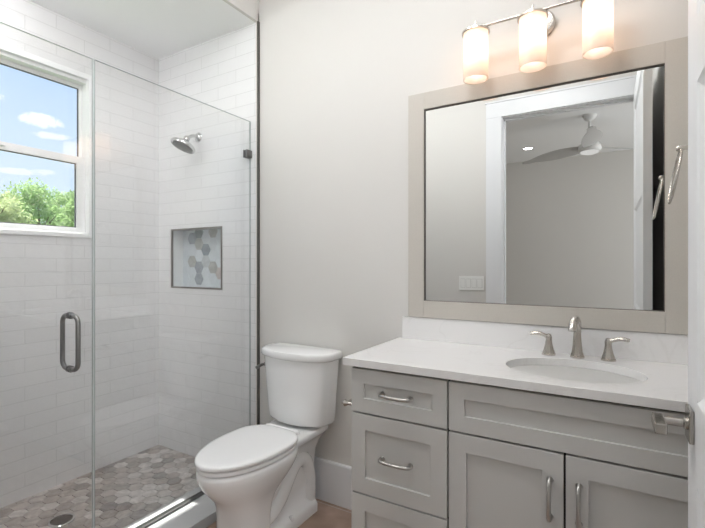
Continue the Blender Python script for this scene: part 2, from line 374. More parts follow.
# ------------------------------------------------------------------ metal edge trims of the tile
struct(box('trim_4', XT-.004, XT+.007, -.0145, -.0005, .0, HS, M['trim_metal']), 'dark metal strip where tile meets painted wall', 'tile trim')
struct(box('trim_5', XT-.013, XT-.004, -.0135, -.0005, .0, HS, M['trim_pale']), 'pale strip beside the dark tile edge', 'tile trim')

# ------------------------------------------------------------------ window
win = thing('window_1', 'white single-hung window over blue sky and treetops', 'window', (XW, (WY0+WY1)/2, WZ0)); struct(win)
hw = (WY1-WY0)/2; hh = WZ1-WZ0
def frame_bm(bm, x0, x1, ya, yb, za, zb, w, wt=None, wb=None):
    wt = w if wt is None else wt; wb = w if wb is None else wb
    add_box(bm, x0, x1, ya, ya+w, za, zb); add_box(bm, x0, x1, yb-w, yb, za, zb)
    add_box(bm, x0, x1, ya+w, yb-w, zb-wt, zb); add_box(bm, x0, x1, ya+w, yb-w, za, za+wb)
bm = new_bm(); frame_bm(bm, -.03, .010, -hw, hw, 0, hh, .024, .032, .024); obj('casing', bm, M['vinyl'], win, bevel=.002)
bm = new_bm(); frame_bm(bm, -.10, -.012, -hw, hw, 0, hh, .026, .052, .032); obj('frame', bm, M['vinyl'], win, bevel=.002)
mid = .462
bm = new_bm(); frame_bm(bm, -.088, -.062, -hw+.026, hw-.026, mid-.018, hh-.052, .016, .022, .04); s1 = obj('upper_sash', bm, M['vinyl'], win, bevel=.0015)
bm = new_bm(); frame_bm(bm, -.060, -.030, -hw+.026, hw-.026, .032, mid+.020, .045, .041, .028); s2 = obj('lower_sash', bm, M['vinyl'], win, bevel=.0015)
def gasket_pane(s, x, ya, yb, za, zb):
    bm = new_bm(); frame_bm(bm, x-.003, x+.006, ya, yb, za, zb, .0045); obj('gasket', bm, M['gasket'], s)
    bm = new_bm(); add_box(bm, x-.002, x+.001, ya+.002, yb-.002, za+.002, zb-.002); obj('pane', bm, M['window_glass'], s)
gasket_pane(s1, -.076, -hw+.042, hw-.042, mid+.022, hh-.074)
gasket_pane(s2, -.046, -hw+.071, hw-.071, .060, mid-.021)
bm = new_bm(); add_box(bm, -.034, -.016, -.03, .03, mid-.004, mid+.010); add_lathe(bm, [(.010, 0), (.010, .012), (.006, .016)], (-.025, 0, mid+.01)); obj('lock', bm, M['vinyl'], win, bevel=.001)

# ------------------------------------------------------------------ shower floor of hexagon mosaic
def clip_poly(poly, x0, x1, y0, y1):
    def cl(p, f, inter):
        o = []
        for i in range(len(p)):
            a, b = p[i-1], p[i]
            if f(b):
                if not f(a): o.append(inter(a, b))
                o.append(b)
            elif f(a): o.append(inter(a, b))
        return o
    def ix(c): return lambda a, b: (c, a[1]+(b[1]-a[1])*(c-a[0])/(b[0]-a[0]))
    def iy(c): return lambda a, b: (a[0]+(b[0]-a[0])*(c-a[1])/(b[1]-a[1]), c)
    for f, g in ((lambda p: p[0] >= x0, ix(x0)), (lambda p: p[0] <= x1, ix(x1)), (lambda p: p[1] >= y0, iy(y0)), (lambda p: p[1] <= y1, iy(y1))):
        if poly: poly = cl(poly, f, g)
    return poly
def hex_field(bm, x0, x1, y0, y1, flat, gap, place, pick, ox=None, oy=None, th=.004):
    """hexagons (flat-to-flat size) laid in columns, pushed out to th"""
    ox = x0 if ox is None else ox; oy = y0 if oy is None else oy
    r = flat/math.sqrt(3); rr = (flat-gap)/math.sqrt(3); cx = 1.5*r
    for i in range(-1, int((x1-x0)/cx)+3):
        for j in range(-1, int((y1-y0)/flat)+3):
            c = (ox+i*cx, oy+j*flat+(flat/2 if i % 2 else 0))
            poly = [(c[0]+rr*math.cos(PI/3*k), c[1]+rr*math.sin(PI/3*k)) for k in range(6)]
            poly = clip_poly(poly, x0, x1, y0, y1)
            if len(poly) < 3: continue
            mi = pick(i, j)
            a = [bm.verts.new(place(p, 0)) for p in poly]; b = [bm.verts.new(place(p, th)) for p in poly]
            f = bm.faces.new(b); f.material_index = mi
            for k in range(len(poly)):
                f = bm.faces.new((a[k], a[(k+1) % len(a)], b[(k+1) % len(a)], b[k])); f.material_index = mi
random.seed(7)
CX0, CX1 = -1.893, -1.640
bm = new_bm()
add_box(bm, XW, CX0, YF+.01, -.01, -.05, -.004, mi=7)
hex_field(bm, XW, CX0, YF+.01, -.01, .076, .003, lambda p, h: (p[0], p[1], -.004+h), lambda i, j: random.choices(range(7), [5, 4, 5, 3, 3, 4, 2])[0])
struct(obj('floor_shower', bm, FLOORHEX+[M['grout_floor']]), 'grey brown hexagon mosaic floor of the shower', 'floor')

# curb with a quartz cap
M['curb'] = P('grey_curb_stone', (.55, .555, .56), .12, spec=.5, noise=(6, .06))
curb = thing('shower_curb', 'pale stone shower curb running under the frameless glass', 'shower curb', ((CX0+CX1)/2, -.83, 0))
w = (CX1-CX0)/2
box('curb_body', -w+.006, w-.006, YF+.01+.83, -.01+.83, -.05, .034, M['curb'], curb)
box('curb_cap', -w-.004, w+.004, YF+.01+.83, -.01+.83, .034, .052, M['curb'], curb, bevel=.002)

# drain
dr = thing('shower_drain', 'round metal floor drain set in the shower mosaic', 'drain', (-2.29, -.81, .0))
bm = new_bm(); add_lathe(bm, [(.056, 0), (.056, .003), (.053, .005), (.047, .005), (.046, .002)], n=40, cap1=True); obj('rim', bm, M['chrome'], dr, smooth=30)
bm = new_bm()
for k in range(-4, 5):
    h = math.sqrt(max(0, .044**2-(k*.0095)**2)); add_box(bm, k*.0095-.003, k*.0095+.003, -h, h, .002, .0045)
obj('grate', bm, M['nickel_dark'], dr)

# ------------------------------------------------------------------ niche
ni = thing('shower_niche', 'recessed wall niche backed with blue grey hexagon tiles', 'niche', (NX0, 0, NZ0))
NW, NH = NX1-NX0, NZ1-NZ0
bm = new_bm(); add_box(bm, 0, NW, .083, .0895, 0, NH, mi=8)
dark = {(2, 1): 4, (2, 2): 4, (2, 4): 6, (2, 5): 5, (3, 3): 3, (4, 2): 6, (4, 5): 6, (5, 1): 7, (1, 2): 6, (1, 4): 4, (3, 2): 2}
hex_field(bm, .002, NW-.002, .002, NH-.002, .0785, .0015, lambda p, h: (p[0], .083-h, p[1]), lambda i, j: dark.get((i, j), random.choice([0, 0, 1])), ox=.025, oy=-.0235, th=.003)
obj('hexagon_back', bm, NICHEHEX+[M['grout_niche']], ni)
bm = new_bm()
for a in ((-.004, .006, -.004, NH+.004), (NW-.006, NW+.004, -.004, NH+.004), (.006, NW-.006, -.004, .006), (.006, NW-.006, NH-.006, NH+.004)):
    add_box(bm, a[0], a[1], -.0145, -.002, a[2], a[3])
obj('metal_edge', bm, P('niche_metal_trim', (.22, .20, .185), .35, metal=.8), ni)
bm = new_bm(); t = .0015
add_box(bm, 0, t, -.009, .083, 0, NH); add_box(bm, NW-t, NW, -.009, .083, 0, NH); add_box(bm, 0, NW, -.009, .083, 0, t); add_box(bm, 0, NW, -.009, .083, NH-t, NH)
obj('side_lining', bm, P('niche_side_glaze', (.74, .76, .765), .15), ni)

# ------------------------------------------------------------------ shower head
sh = thing('showerhead', 'round metal shower head on a curved wall arm', 'shower head', (-2.268, -.0105, 2.064))
bm = new_bm(); add_lathe(bm, [(.030, 0), (.030, -.004), (.026, -.009), (.014, -.014), (.012, -.02)], axis='y', n=32); obj('flange', bm, M['chrome'], sh, smooth=35)
bm = new_bm(); pts = bez((0, -.005, 0), (0, -.035, .006), (0, -.055, .002), (0, -.088, -.030), 12); add_tube(bm, pts, .0105); obj('arm', bm, M['chrome'], sh, smooth=60)
bm = new_bm(); add_lathe(bm, [(.014, .03), (.019, .022), (.019, .008), (.026, 0), (.052, -.014), (.073, -.026), (.077, -.034), (.076, -.043), (.071, -.046)], n=40, cap1=False)
add_lathe(bm, [(.071, -.046), (.070, -.043), (.010, -.043)], n=40, cap0=False)
hd = obj('spray_head', bm, M['chrome'], sh, loc=(0, -.100, -.046), rot=(R(-22), R(10), 0), smooth=35)
bm = new_bm(); add_lathe(bm, [(.062, -.0425), (.062, -.0475), (.058, -.049)], n=40)
for rr, nn in ((.018, 7), (.034, 12), (.050, 18)):
    for k in range(nn): add_lathe(bm, [(.0024, -.048), (.0018, -.052)], (rr*math.cos(2*PI*k/nn), rr*math.sin(2*PI*k/nn), 0), n=8)
obj('spray_face', bm, P('dark_spray_face', (.12, .12, .125), .4), hd, smooth=30)

# ------------------------------------------------------------------ fixed glass panel and glass door
GT = 2.09; GS = -.914; GB = .056
def glass_pane(name, y0, y1, z0, z1, parent, edge='glass_edge'):
    t = .0045
    bm = new_bm(); add_box(bm, -t, t, y0, y1, z0, z1, 0)
    for f in bm.faces:
        n = f.normal; c = f.calc_center_median()
        if not (abs(abs(c.x)-t) < 1e-6): f.material_index = 1
    return obj(name, bm, [M['glass'], M[edge]], parent)
fp = thing('fixed_glass_panel', 'clear fixed shower glass panel clipped to the tiled wall', 'glass panel', (GX, 0, 0))
glass_pane('pane', GS+.003, -.014, GB, GT, fp)
def clip(parent, y, z, s=.044):
    bm = new_bm(); add_box(bm, -.016, -.0047, y-s/2, y+s/2, z-s/2, z+s/2); add_box(bm, .0047, .016, y-s/2, y+s/2, z-s/2, z+s/2); add_box(bm, -.012, .012, y+s/2-.012, y+s/2+.0, z-s/2+.003, z+s/2-.003)
    return obj('clip', bm, M['nickel_dark'], parent, bevel=.0012)
clip(fp, -.034, 1.894); clip(fp, -.034, .19)
bm = new_bm(); add_box(bm, -.011, -.006, GS+.01, -.016, .0523, .066); add_box(bm, .006, .011, GS+.01, -.016, .0523, .066); add_box(bm, -.011, .011, GS+.01, -.016, .0521, .0555)
obj('bottom_channel', bm, M['nickel_dark'], fp)
gd = thing('glass_shower_door', 'clear swinging glass shower door with metal pull handle', 'shower door', (GX, GS, 0))
glass_pane('pane', YF+.03-GS, -.003, .060, GT, gd, 'glass_edge_pale')
bm = new_bm(); add_box(bm, -.0062, .0062, -.0045, -.0005, .060, GT-.002); obj('edge_seal', bm, P('clear_seal', (.62, .66, .66), .2), gd)
hz0, hz1, hy = .838, 1.048, -.090
for s in (1, -1):
    bm = new_bm(); x0, x1 = s*.0048, s*.058; rr = .020
    pts = [(x0, hy, hz0)]+bez((x1-s*rr*1.6, hy, hz0), (x1-s*rr*.7, hy, hz0), (x1, hy, hz0+rr*.7), (x1, hy, hz0+rr*1.6), 8)+bez((x1, hy, hz1-rr*1.6), (x1, hy, hz1-rr*.7), (x1-s*rr*.7, hy, hz1), (x1-s*rr*1.6, hy, hz1), 8)+[(x0, hy, hz1)]
    add_tube(bm, pts, .0088, n=20)
    for z in (hz0, hz1): add_lathe(bm, [(.0135, s*.0048), (.0135, s*.010), (.0115, s*.014)], (0, hy, z), axis='x', n=24)
    obj('pull_handle', bm, M['nickel_dark'], gd, smooth=50)
for z in (.35, 1.83):
    bm = new_bm(); y0 = YF+.0105-GS
    for s in (1, -1):
        a, b = sorted((s*.0047, s*.016)); add_box(bm, a, b, y0+.025, y0+.075, z-.045, z+.045)
    add_box(bm, -.025, .025, y0, y0+.006, z-.045, z+.045); add_lathe(bm, [(.009, z-.045), (.009, z+.045)], (0, y0+.018, 0), n=16)
    obj('hinge', bm, M['nickel_dark'], gd, bevel=.001)
bm = new_bm(); add_box(bm, -.016, .016, -.034, .034, .079, .0875); add_box(bm, -.016, -.0048, -.034, -.004, .0875, .11); add_box(bm, .0048, .016, -.034, -.004, .0875, .11)
box('bottom_clip', -.016, .016, .004, .050, .0523, .086, M['nickel_dark'], fp, loc=(0, GS, 0), bevel=.001)
bm.free()

# ------------------------------------------------------------------ toilet
TX = -1.385
to = thing('toilet', 'white two-piece toilet with closed elongated lid', 'toilet', (TX, 0, 0))
def egg(yb, yf, hw, z, n=56, sq=2.0, inset=0.0, back_sq=3.0):
    """egg outline: back end at yb squarer, front end yf rounder"""
    yb -= inset; yf += inset; hw -= inset; ym = yb+(yf-yb)*.40; o = []
    for i in range(n):
        a = 2*PI*i/n; c, s = math.cos(a), math.sin(a)
        p = sq if s < 0 else back_sq
        x = hw*math.copysign(abs(c)**(2/p), c)
        y = ym+(yb-ym if s > 0 else ym-yf)*math.copysign(abs(s)**(2/p), s)
        o.append(Vector((x, y, z)))
    return o
# bowl
bm = new_bm()
rings = []
for z, yb, yf, hw_, sq, bs in ((.0, -.44, -.605, .116, 2.8, 9), (.012, -.44, -.608, .118, 2.8, 9), (.03, -.44, -.606, .113, 2.8, 9), (.08, -.44, -.604, .110, 2.7, 9), (.15, -.435, -.606, .108, 2.6, 8), (.20, -.42, -.614, .109, 2.5, 7),
                       (.235, -.40, -.630, .114, 2.4, 6), (.265, -.37, -.652, .126, 2.3, 5), (.295, -.33, -.680, .142, 2.2, 4), (.33, -.29, -.706, .158, 2.1, 3.5), (.36, -.26, -.722, .167, 2, 3.2), (.385, -.25, -.728, .170, 2, 3.2), (.398, -.25, -.725, .167, 2, 3.2), (.4025, -.256, -.716, .158, 2, 3.2)):
    rings.append(egg(yb, yf, hw_, z, sq=sq, back_sq=bs))
add_loft(bm, rings)
obj('bowl', bm, M['porcelain'], to, smooth=60)
# rear body: foot, trapway and deck under the tank
def rrect(x, y0, y1, z, r, n=7):
    o = []
    for cx_, cy_, a0 in ((x-r, y1-r, 0), (-x+r, y1-r, 90), (-x+r, y0+r, 180), (x-r, y0+r, 270)):
        for k in range(n): a = R(a0+90*k/(n-1)); o.append(Vector((cx_+r*math.cos(a), cy_+r*math.sin(a), z)))
    return o
bm = new_bm()
add_loft(bm, [rrect(h, y0, y1, z, r) for h, y0, y1, z, r in ((.118, -.44, -.085, 0, .03), (.118, -.44, -.085, .035, .03), (.108, -.44, -.09, .055, .03), (.082, -.44, -.085, .075, .03), (.078, -.42, -.065, .15, .03), (.078, -.40, -.055, .24, .03), (.080, -.38, -.045, .30, .03), (.092, -.37, -.03, .345, .03), (.128, -.36, -.02, .385, .03), (.140, -.34, -.018, .398, .03), (.140, -.33, -.018, .418, .03), (.134, -.32, -.024, .424, .026))])
obj('pedestal', bm, M['porcelain'], to, smooth=50)
for s in (1, -1):
    bm = new_bm()
    pts = [Vector((s*.060, -.45, .11))]+[Vector((s*.066, y, z)) for y, z in ((-.40, .125), (-.34, .165), (-.29, .225), (-.24, .275), (-.19, .285), (-.145, .255), (-.12, .19), (-.115, .12), (-.12, .05))]
    sm = []
    for a, b, c, d in zip([pts[0]]+pts[:-2], pts[:-1], pts[1:], pts[2:]+[pts[-1]]):
        for t in (0, .33, .66): sm.append(.5*((2*b)+(c-a)*t+(2*a-5*b+4*c-d)*t*t+(3*b-a-3*c+d)*t**3))
    sm.append(pts[-1])
    add_tube(bm, sm, .040, n=18); obj('trapway', bm, M['porcelain'], to, smooth=60)
    bm = new_bm(); add_lathe(bm, [(.0125, 0), (.0125, .012), (.010, .019), (.004, .022)], (s*.104, -.30, .045), n=20); obj('bolt_cap', bm, M['seat'], to, smooth=50)
# seat and lid
bm = new_bm(); add_loft(bm, [egg(-.256, -.729, .169, z, inset=i) for z, i in ((.4085, .032), (.4090, .003), (.4100, .001), (.416, 0), (.422, .001), (.4250, .008))]); obj('seat', bm, M['seat'], to, smooth=50)
bm = new_bm()
rs = [egg(-.250, -.734, .1725, z, inset=i) for z, i in ((.4312, .032), (.4318, .003), (.4330, .001), (.440, 0), (.4445, .0015), (.4480, .006), (.4500, .014), (.4515, .035), (.4525, .07), (.4530, .12))]
add_loft(bm, rs); obj('lid', bm, M['seat'], to, smooth=50)
bm = new_bm()
for s in (1, -1): add_box(bm, s*.075-.022, s*.075+.022, -.262, -.225, .424, .442)
add_tube(bm, [(-.10, -.240, .438), (.10, -.240, .438)], .009); obj('hinge', bm, M['seat'], to, smooth=40)
# tank
def tank_ring(w, yb, yf, bow, z, n=12):
    """flat back with rounded corners and bowed front"""
    o = []; r = .028
    for k in range(7): a = R(90-90*k/6); o.append(Vector((w-r+r*math.cos(a), yb-r+r*math.sin(a), z)))
    m = 22; rf = .034
    # front corners then bow
    for k in range(m+1):
        t = k/m; x = w*math.cos(PI*t); xs = math.copysign(abs(math.cos(PI*t))**.55, math.cos(PI*t))*w
        y = yf-bow*(1-(xs/w)**2)+(yf*0)+(rf*(max(0, abs(xs/w)-.86)/.14)**2.2)
        o.append(Vector((xs, y, z)))
    for k in range(7): a = R(180-90*k/6); o.append(Vector((-w+r+r*math.cos(a), yb-r+r*math.sin(a), z)))
    return o
bm = new_bm()
add_loft(bm, [tank_ring(w, -.025, yf, b, z) for w, yf, b, z in ((.160, -.118, .050, .437), (.178, -.136, .054, .442), (.184, -.142, .055, .456), (.187, -.144, .056, .50), (.195, -.147, .058, .60), (.203, -.151, .060, .70), (.208, -.153, .061, .772))])
obj('tank', bm, M['porcelain'], to, smooth=50)
bm = new_bm()
add_loft(bm, [tank_ring(w, -.018, yf, b, z) for w, yf, b, z in ((.212, -.150, .064, .768), (.220, -.158, .066, .772), (.223, -.161, .066, .778), (.223, -.161, .066, .798), (.220, -.158, .066, .806), (.210, -.148, .064, .810))])
obj('tank_lid', bm, M['porcelain'], to, smooth=50)
bm = new_bm(); add_lathe(bm, [(.013, -.180), (.013, -.203), (.011, -.207)], (0, -.135, .712), axis='x', n=20)
add_tube(bm, [(-.205, -.135, .712), (-.212, -.150, .711), (-.212, -.178, .707), (-.210, -.196, .704)], [.0065, .0075, .008, .009], n=12)
obj('flush_lever', bm, M['nickel_dark'], to, smooth=50)
bm = new_bm(); add_lathe(bm, [(.05, .4235), (.05, .433)], (0, -.10, 0), n=24); obj('tank_gasket', bm, P('black_rubber', (.03, .03, .03), .8), to)

# ------------------------------------------------------------------ vanity cabinet
VX0, VX1, VF = -.83, .245, -.492      # carcass front plane; fronts stand 18 mm proud
va = thing('vanity_cabinet', 'grey shaker vanity with three drawers and two doors', 'cabinet', (VX0, 0, 0))
W = VX1-VX0; FT = .018
bm = new_bm(); add_box(bm, 0, W, VF, -.001, .09, .872); add_box(bm, .0, W, VF+.07, -.001, 0, .09)
obj('carcass', bm, M['cab'], va)
bm = new_bm(); add_box(bm, .003, W-.003, VF-.002, VF-.0002, .095, .870); obj('front_reveal', bm, M['dark'], va)  # dark sheet behind the fronts paints the shade in their gaps
def shaker(name, x0, x1, z0, z1, st=.058, th=FT, rec=.009, label=None):
    """panel front; origin at its lower left corner on the carcass"""
    w_, h_ = x1-x0, z1-z0; f = -th
    bm = new_bm()
    o = [(0, 0), (w_, 0), (w_, h_), (0, h_)]; i_ = [(st, st), (w_-st, st), (w_-st, h_-st), (st, h_-st)]
    B = [bm.verts.new((x, -.001, z)) for x, z in o]; F = [bm.verts.new((x, f, z)) for x, z in o]
    I = [bm.verts.new((x, f, z)) for x, z in i_]; D = [bm.verts.new((x, f+rec, z)) for x, z in i_]
    bm.faces.new(B); bm.faces.new(D)
    for k in range(4):
        j = (k+1) % 4
        bm.faces.new((B[k], B[j], F[j], F[k])); bm.faces.new((F[k], F[j], I[j], I[k])); bm.faces.new((I[k], I[j], D[j], D[k]))
    ob = obj(name, bm, M['cab'], va, loc=(x0-VX0, VF-.001, z0), bevel=.0009)
    return ob
def pull(parent, x, z, vertical=False, length=.112, y=-FT):
    bm = new_bm(); h = length/2
    d = (lambda t, o: (x, y-o, z+t)) if vertical else (lambda t, o: (x+t, y-o, z))
    pts = [d(-h-.004, .012), d(-h+.002, .020), d(-h+.012, .026), d(-h*.5, .031), d(0, .033), d(h*.5, .031), d(h-.012, .026), d(h-.002, .020), d(h+.004, .012)]
    add_tube(bm, pts, [.0052, .0070, .0068, .0060, .0056, .0060, .0068, .0070, .0052], n=14)
    for s in (-1, 1):
        a = Vector(d(s*(h-.002), 0)); b = Vector(d(s*(h-.002), .021)); m_ = a.lerp(b, .3)
        add_tube(bm, [a, a.lerp(b, .12), m_, b], [.0100, .0092, .0068, .0064], n=16)
    return obj('handle', bm, M['pull'], parent, smooth=50)
RG = .0030
xd0, xd1 = VX0+.004, -.4555-RG
zs = [(.703, .8625), (.405, .6965), (.108, .3995)]
for z0, z1 in zs:
    d = shaker('drawer', xd0, xd1, z0, z1, st=.058 if z1-z0 > .2 else .052); pull(d, (xd1-xd0)/2, (z1-z0)/2)
shaker('false_drawer_front', -.4555+RG, VX1-.004, .703, .8625, st=.052)
dl = shaker('door', -.4555+RG, -.108-RG, .108, .6965); pull(dl, (-.108-RG+.4555-RG)-.036, .6965-.108-.135, True)
dr2 = shaker('door', -.108+RG, VX1-.004, .108, .6965); pull(dr2, .034, .6965-.108-.135, True)

# ------------------------------------------------------------------ worktop with oval cut-out
SX, SY, SA, SB = -.103, -.290, .208, .166
ct = thing('countertop', 'white quartz vanity countertop with oval sink cut-out', 'countertop', (SX, SY, .872))
def counter():
    bm = new_bm(); x0, x1, y0, y1 = -.857-SX, XR-.001-SX, -.525-SY, -.001-SY; z0, z1 = 0, .028
    angs = [2*PI*i/72 for i in range(72)]+[math.atan2(y, x) % (2*PI) for x in (x0, x1) for y in (y0, y1)]; angs = sorted(set(round(a, 6) for a in angs))
    E, Q = [], []
    for a in angs:
        c, s = math.cos(a), math.sin(a); E.append((SA*c, SB*s))
        t = min([q for q in ((x1/c if c > 1e-9 else 1e9), (x0/c if c < -1e-9 else 1e9), (y1/s if s > 1e-9 else 1e9), (y0/s if s < -1e-9 else 1e9))])
        Q.append((c*t, s*t))
    V = {}
    for nm, L_, z in (('et', E, z1), ('eb', E, z0), ('qt', Q, z1), ('qb', Q, z0)): V[nm] = [bm.verts.new((x, y, z)) for x, y in L_]
    n = len(angs)
    for i in range(n):
        j = (i+1) % n
        bm.faces.new((V['et'][i], V['et'][j], V['qt'][j], V['qt'][i])); bm.faces.new((V['eb'][j], V['eb'][i], V['qb'][i], V['qb'][j]))
        bm.faces.new((V['qt'][i], V['qt'][j], V['qb'][j], V['qb'][i])); bm.faces.new((V['et'][j], V['et'][i], V['eb'][i], V['eb'][j]))
    return bm
obj('slab', counter(), M['quartz'], ct, bevel=.002)
tag(box('backsplash', -.838, XR-.001, -.021, -.0008, .9002, 1.003, M['quartz'], bevel=.0015), 'low white quartz backsplash under the mirror', 'backsplash')

# sink
sk = thing('sink', 'white oval undermount basin set in the countertop', 'sink', (SX, SY, .8715))
bm = new_bm(); outer = []; prof = [(1.02, 0), (1.012, -.012), (.985, -.035), (.93, -.075), (.80, -.115), (.58, -.138), (.30, -.148), (.14, -.151)]
rs = [[Vector((SA*k*math.cos(2*PI*i/64), SB*k*math.sin(2*PI*i/64), z)) for i in range(64)] for k, z in prof]
ro = [[p*1 for p in r] for r in rs]
ring_out = [[Vector((p.x*1.07, p.y*1.07, p.z-(.0 if q == 0 else .009))) for p in r] for q, r in enumerate(rs)]
add_loft(bm, [ring_out[-1]]+list(reversed(ring_out[:-1]))+rs, cap0=True, cap1=True)
obj('basin', bm, M['porcelain'], sk, smooth=50)
bm = new_bm(); add_lathe(bm, [(.029, -.1505), (.029, -.147), (.025, -.1455), (.018, -.146)], n=32); obj('drain', bm, M['nickel'], sk, smooth=40)

# faucet
fa = thing('faucet', 'brushed nickel widespread faucet with two lever handles', 'faucet', (-.099, -.078, .9003))
def octflare(bm, c, prof, n=8):
    c = Vector(c)
    add_loft(bm, [[c+Vector((r*math.cos(PI/8+2*PI*i/n), r*math.sin(PI/8+2*PI*i/n), h)) for i in range(n)] for r, h in prof])
bm = new_bm()
octflare(bm, (0, 0, 0), [(.026, 0), (.026, .006), (.023, .008), (.0225, .014), (.020, .020), (.0165, .045), (.0145, .075), (.0135, .10)])
pts = [(0, 0, .095), (0, -.002, .112), (0, -.012, .132), (-.003, -.032, .144), (-.006, -.056, .145), (-.009, -.078, .135), (-.011, -.092, .118), (-.0115, -.095, .110)]
add_tube(bm, pts, [.0135, .0135, .014, .0145, .0145, .014, .0135, .013], n=20)
add_tube(bm, [(0, .012, .088), (0, .020, .105)], [.0022, .0022], n=8); add_lathe(bm, [(.002, .0), (.0045, .003), (.003, .008)], (0, .020, .103), n=10)
obj('spout', bm, M['nickel'], fa, smooth=32)
for s, x in ((-1, -.098), (1, .100)):
    bm = new_bm(); octflare(bm, (x, .0, 0), [(.026, 0), (.026, .005), (.023, .007), (.0225, .012), (.0185, .022), (.0135, .042), (.0115, .058), (.012, .062), (.0125, .066), (.0105, .074), (.008, .079), (.003, .081)])
    pts = [(x, 0, .068), (x+s*.014, -.002, .074), (x+s*.030, -.004, .080), (x+s*.048, -.006, .081), (x+s*.066, -.008, .078)]
    add_tube(bm, pts, [.0080, .0085, .0100, .0110, .0098], n=14, flat=[.95, .85, .75, .7, .65], up=(0, 0, 1))
    obj('handle', bm, M['nickel'], fa, smooth=32)

# ------------------------------------------------------------------ mirror
MX0, MX1, MZ0, MZ1, FWd = -.805, .247, 1.0045, 2.037, .0765
mi = thing('wall_mirror', 'large rectangular mirror in a flat taupe frame', 'mirror', ((MX0+MX1)/2, 0, MZ0))
FWr = .0735; hw2 = (MX1-MX0)/2; H2 = MZ1-MZ0
fy0, fy1 = -.026, -.0008
bm = new_bm(); add_box(bm, -hw2, -hw2+FWd, fy0, fy1, 0, H2); obj('frame_stile', bm, M['frame'], mi, bevel=.001)
bm = new_bm(); add_box(bm, hw2-FWr, hw2, fy0, fy1, 0, H2); obj('frame_stile', bm, M['frame'], mi, bevel=.001)
bm = new_bm(); add_box(bm, -hw2+FWd+.0004, hw2-FWr-.0004, fy0, fy1, 0, FWd); obj('frame_rail', bm, M['frame'], mi, bevel=.001)
bm = new_bm(); add_box(bm, -hw2+FWd+.0004, hw2-FWr-.0004, fy0, fy1, H2-FWd, H2); obj('frame_rail', bm, M['frame'], mi, bevel=.001)
bm = new_bm(); a = .0018
for q in ((-hw2+FWd, -hw2+FWd+a, FWd, H2-FWd), (hw2-FWr-a, hw2-FWr, FWd, H2-FWd), (-hw2+FWd, hw2-FWr, FWd, FWd+a), (-hw2+FWd, hw2-FWr, H2-FWd-a, H2-FWd)):
    add_box(bm, q[0], q[1], -.0215, -.006, q[2], q[3])
obj('inner_lip', bm, P('dark_bronze_lip', (.13, .11, .095), .5), mi)
box('mirror_glass', -hw2+FWd-.002, hw2-FWr+.002, -.012, -.004, FWd-.002, H2-FWd+.002, M['mirror'], mi)

# ------------------------------------------------------------------ vanity light, three frosted shades
LX, LY, SP_ = -.249, -.118, .2175
vl = thing('vanity_light', 'nickel bath light bar with three glowing frosted shades', 'wall light', (LX, 0, 2.21))
bm = new_bm(); add_lathe(bm, [(.058, -.0008), (.058, -.012), (.050, -.022), (.012, -.026)], (.012, 0, .008), axis='y', n=40); obj('backplate', bm, M['nickel'], vl, smooth=35)
bm = new_bm(); add_tube(bm, [(.012, -.02, .008), (.012, -.07, .008), (.006, LY+.0, .008)], .0065); obj('arm', bm, M['nickel'], vl, smooth=50)
bm = new_bm(); add_tube(bm, [(-SP_-.02, LY, .008), (SP_+.02, LY, .008)], .0060, n=14); obj('bar', bm, M['nickel'], vl, smooth=50)
for k in (-1, 0, 1):
    x = k*SP_
    bm = new_bm(); add_lathe(bm, [(.0045, .034), (.0045, .012), (.009, .010), (.009, .002), (.022, -.002), (.024, -.010)], (x, LY, 0), n=24)
    hd = obj('shade_holder', bm, M['nickel'], vl, smooth=35)
    bm = new_bm(); add_lathe(bm, [(.024, -.004), (.048, -.007), (.0555, -.009), (.056, -.016), (.0515, -.018)], (x, LY, 0), n=40, cap0=False, cap1=False)
    add_lathe(bm, [(.024, -.0055), (.051, -.0105), (.0515, -.018)], (x, LY, 0), n=40, cap0=False, cap1=False)
    obj('ring', bm, M['nickel'], hd, smooth=35)
    bm = new_bm(); add_lathe(bm, [(.047, -.010), (.0492, -.018), (.0492, -.204), (.0462, -.204), (.0462, -.020), (.044, -.012)], (x, LY, 0), n=48, cap0=False, cap1=False)
    obj('lamp_shade', bm, M['shade'], vl, smooth=50)
    bm = new_bm(); add_lathe(bm, [(.012, -.010), (.014, -.050), (.022, -.070), (.028, -.095), (.026, -.122), (.016, -.145), (.004, -.152)], (x, LY, 0), n=24)
    obj('bulb', bm, M['bulb'], vl, smooth=60)

# ------------------------------------------------------------------ towel ring
tr = thing('towel_ring', 'slim oval nickel towel ring hung by the mirror', 'towel ring', (XR-.0008, -.272, 1.60))
bm = new_bm(); add_lathe(bm, [(.024, 0), (.024, -.006), (.018, -.010), (.008, -.014), (.0065, -.050), (.009, -.056), (.0105, -.064), (.007, -.071)], axis='x', n=24); obj('post', bm, M['nickel'], tr, smooth=40)
bm = new_bm(); cx_ = -.060; rr = []
for i in range(56):
    a = 2*PI*i/56; rr.append((cx_-.028*(1-math.cos(a))*.5, .060*math.sin(a), -.080+.080*math.cos(a)-.004))
add_tube(bm, rr, .0038, n=12, closed=True); obj('ring', bm, M['nickel'], tr, smooth=60)

# ------------------------------------------------------------------ paper holder on the vanity side
ph = thing('toilet_paper_holder', 'empty nickel toilet paper holder on the vanity side', 'paper holder', (VX0-.0005, -.395, .712))
for y in (-.078, .078):
    bm = new_bm(); add_lathe(bm, [(.020, 0), (.020, -.005), (.014, -.009), (.0065, -.013), (.006, -.030), (.0100, -.038), (.0135, -.047), (.010, -.056), (.004, -.059)], (0, y, 0), axis='x', n=22); obj('post', bm, M['nickel'], ph, smooth=40)
bm = new_bm(); add_tube(bm, [(-.040, -.072, 0), (-.040, .072, 0)], .0065); obj('roller', bm, M['nickel'], ph, smooth=60)

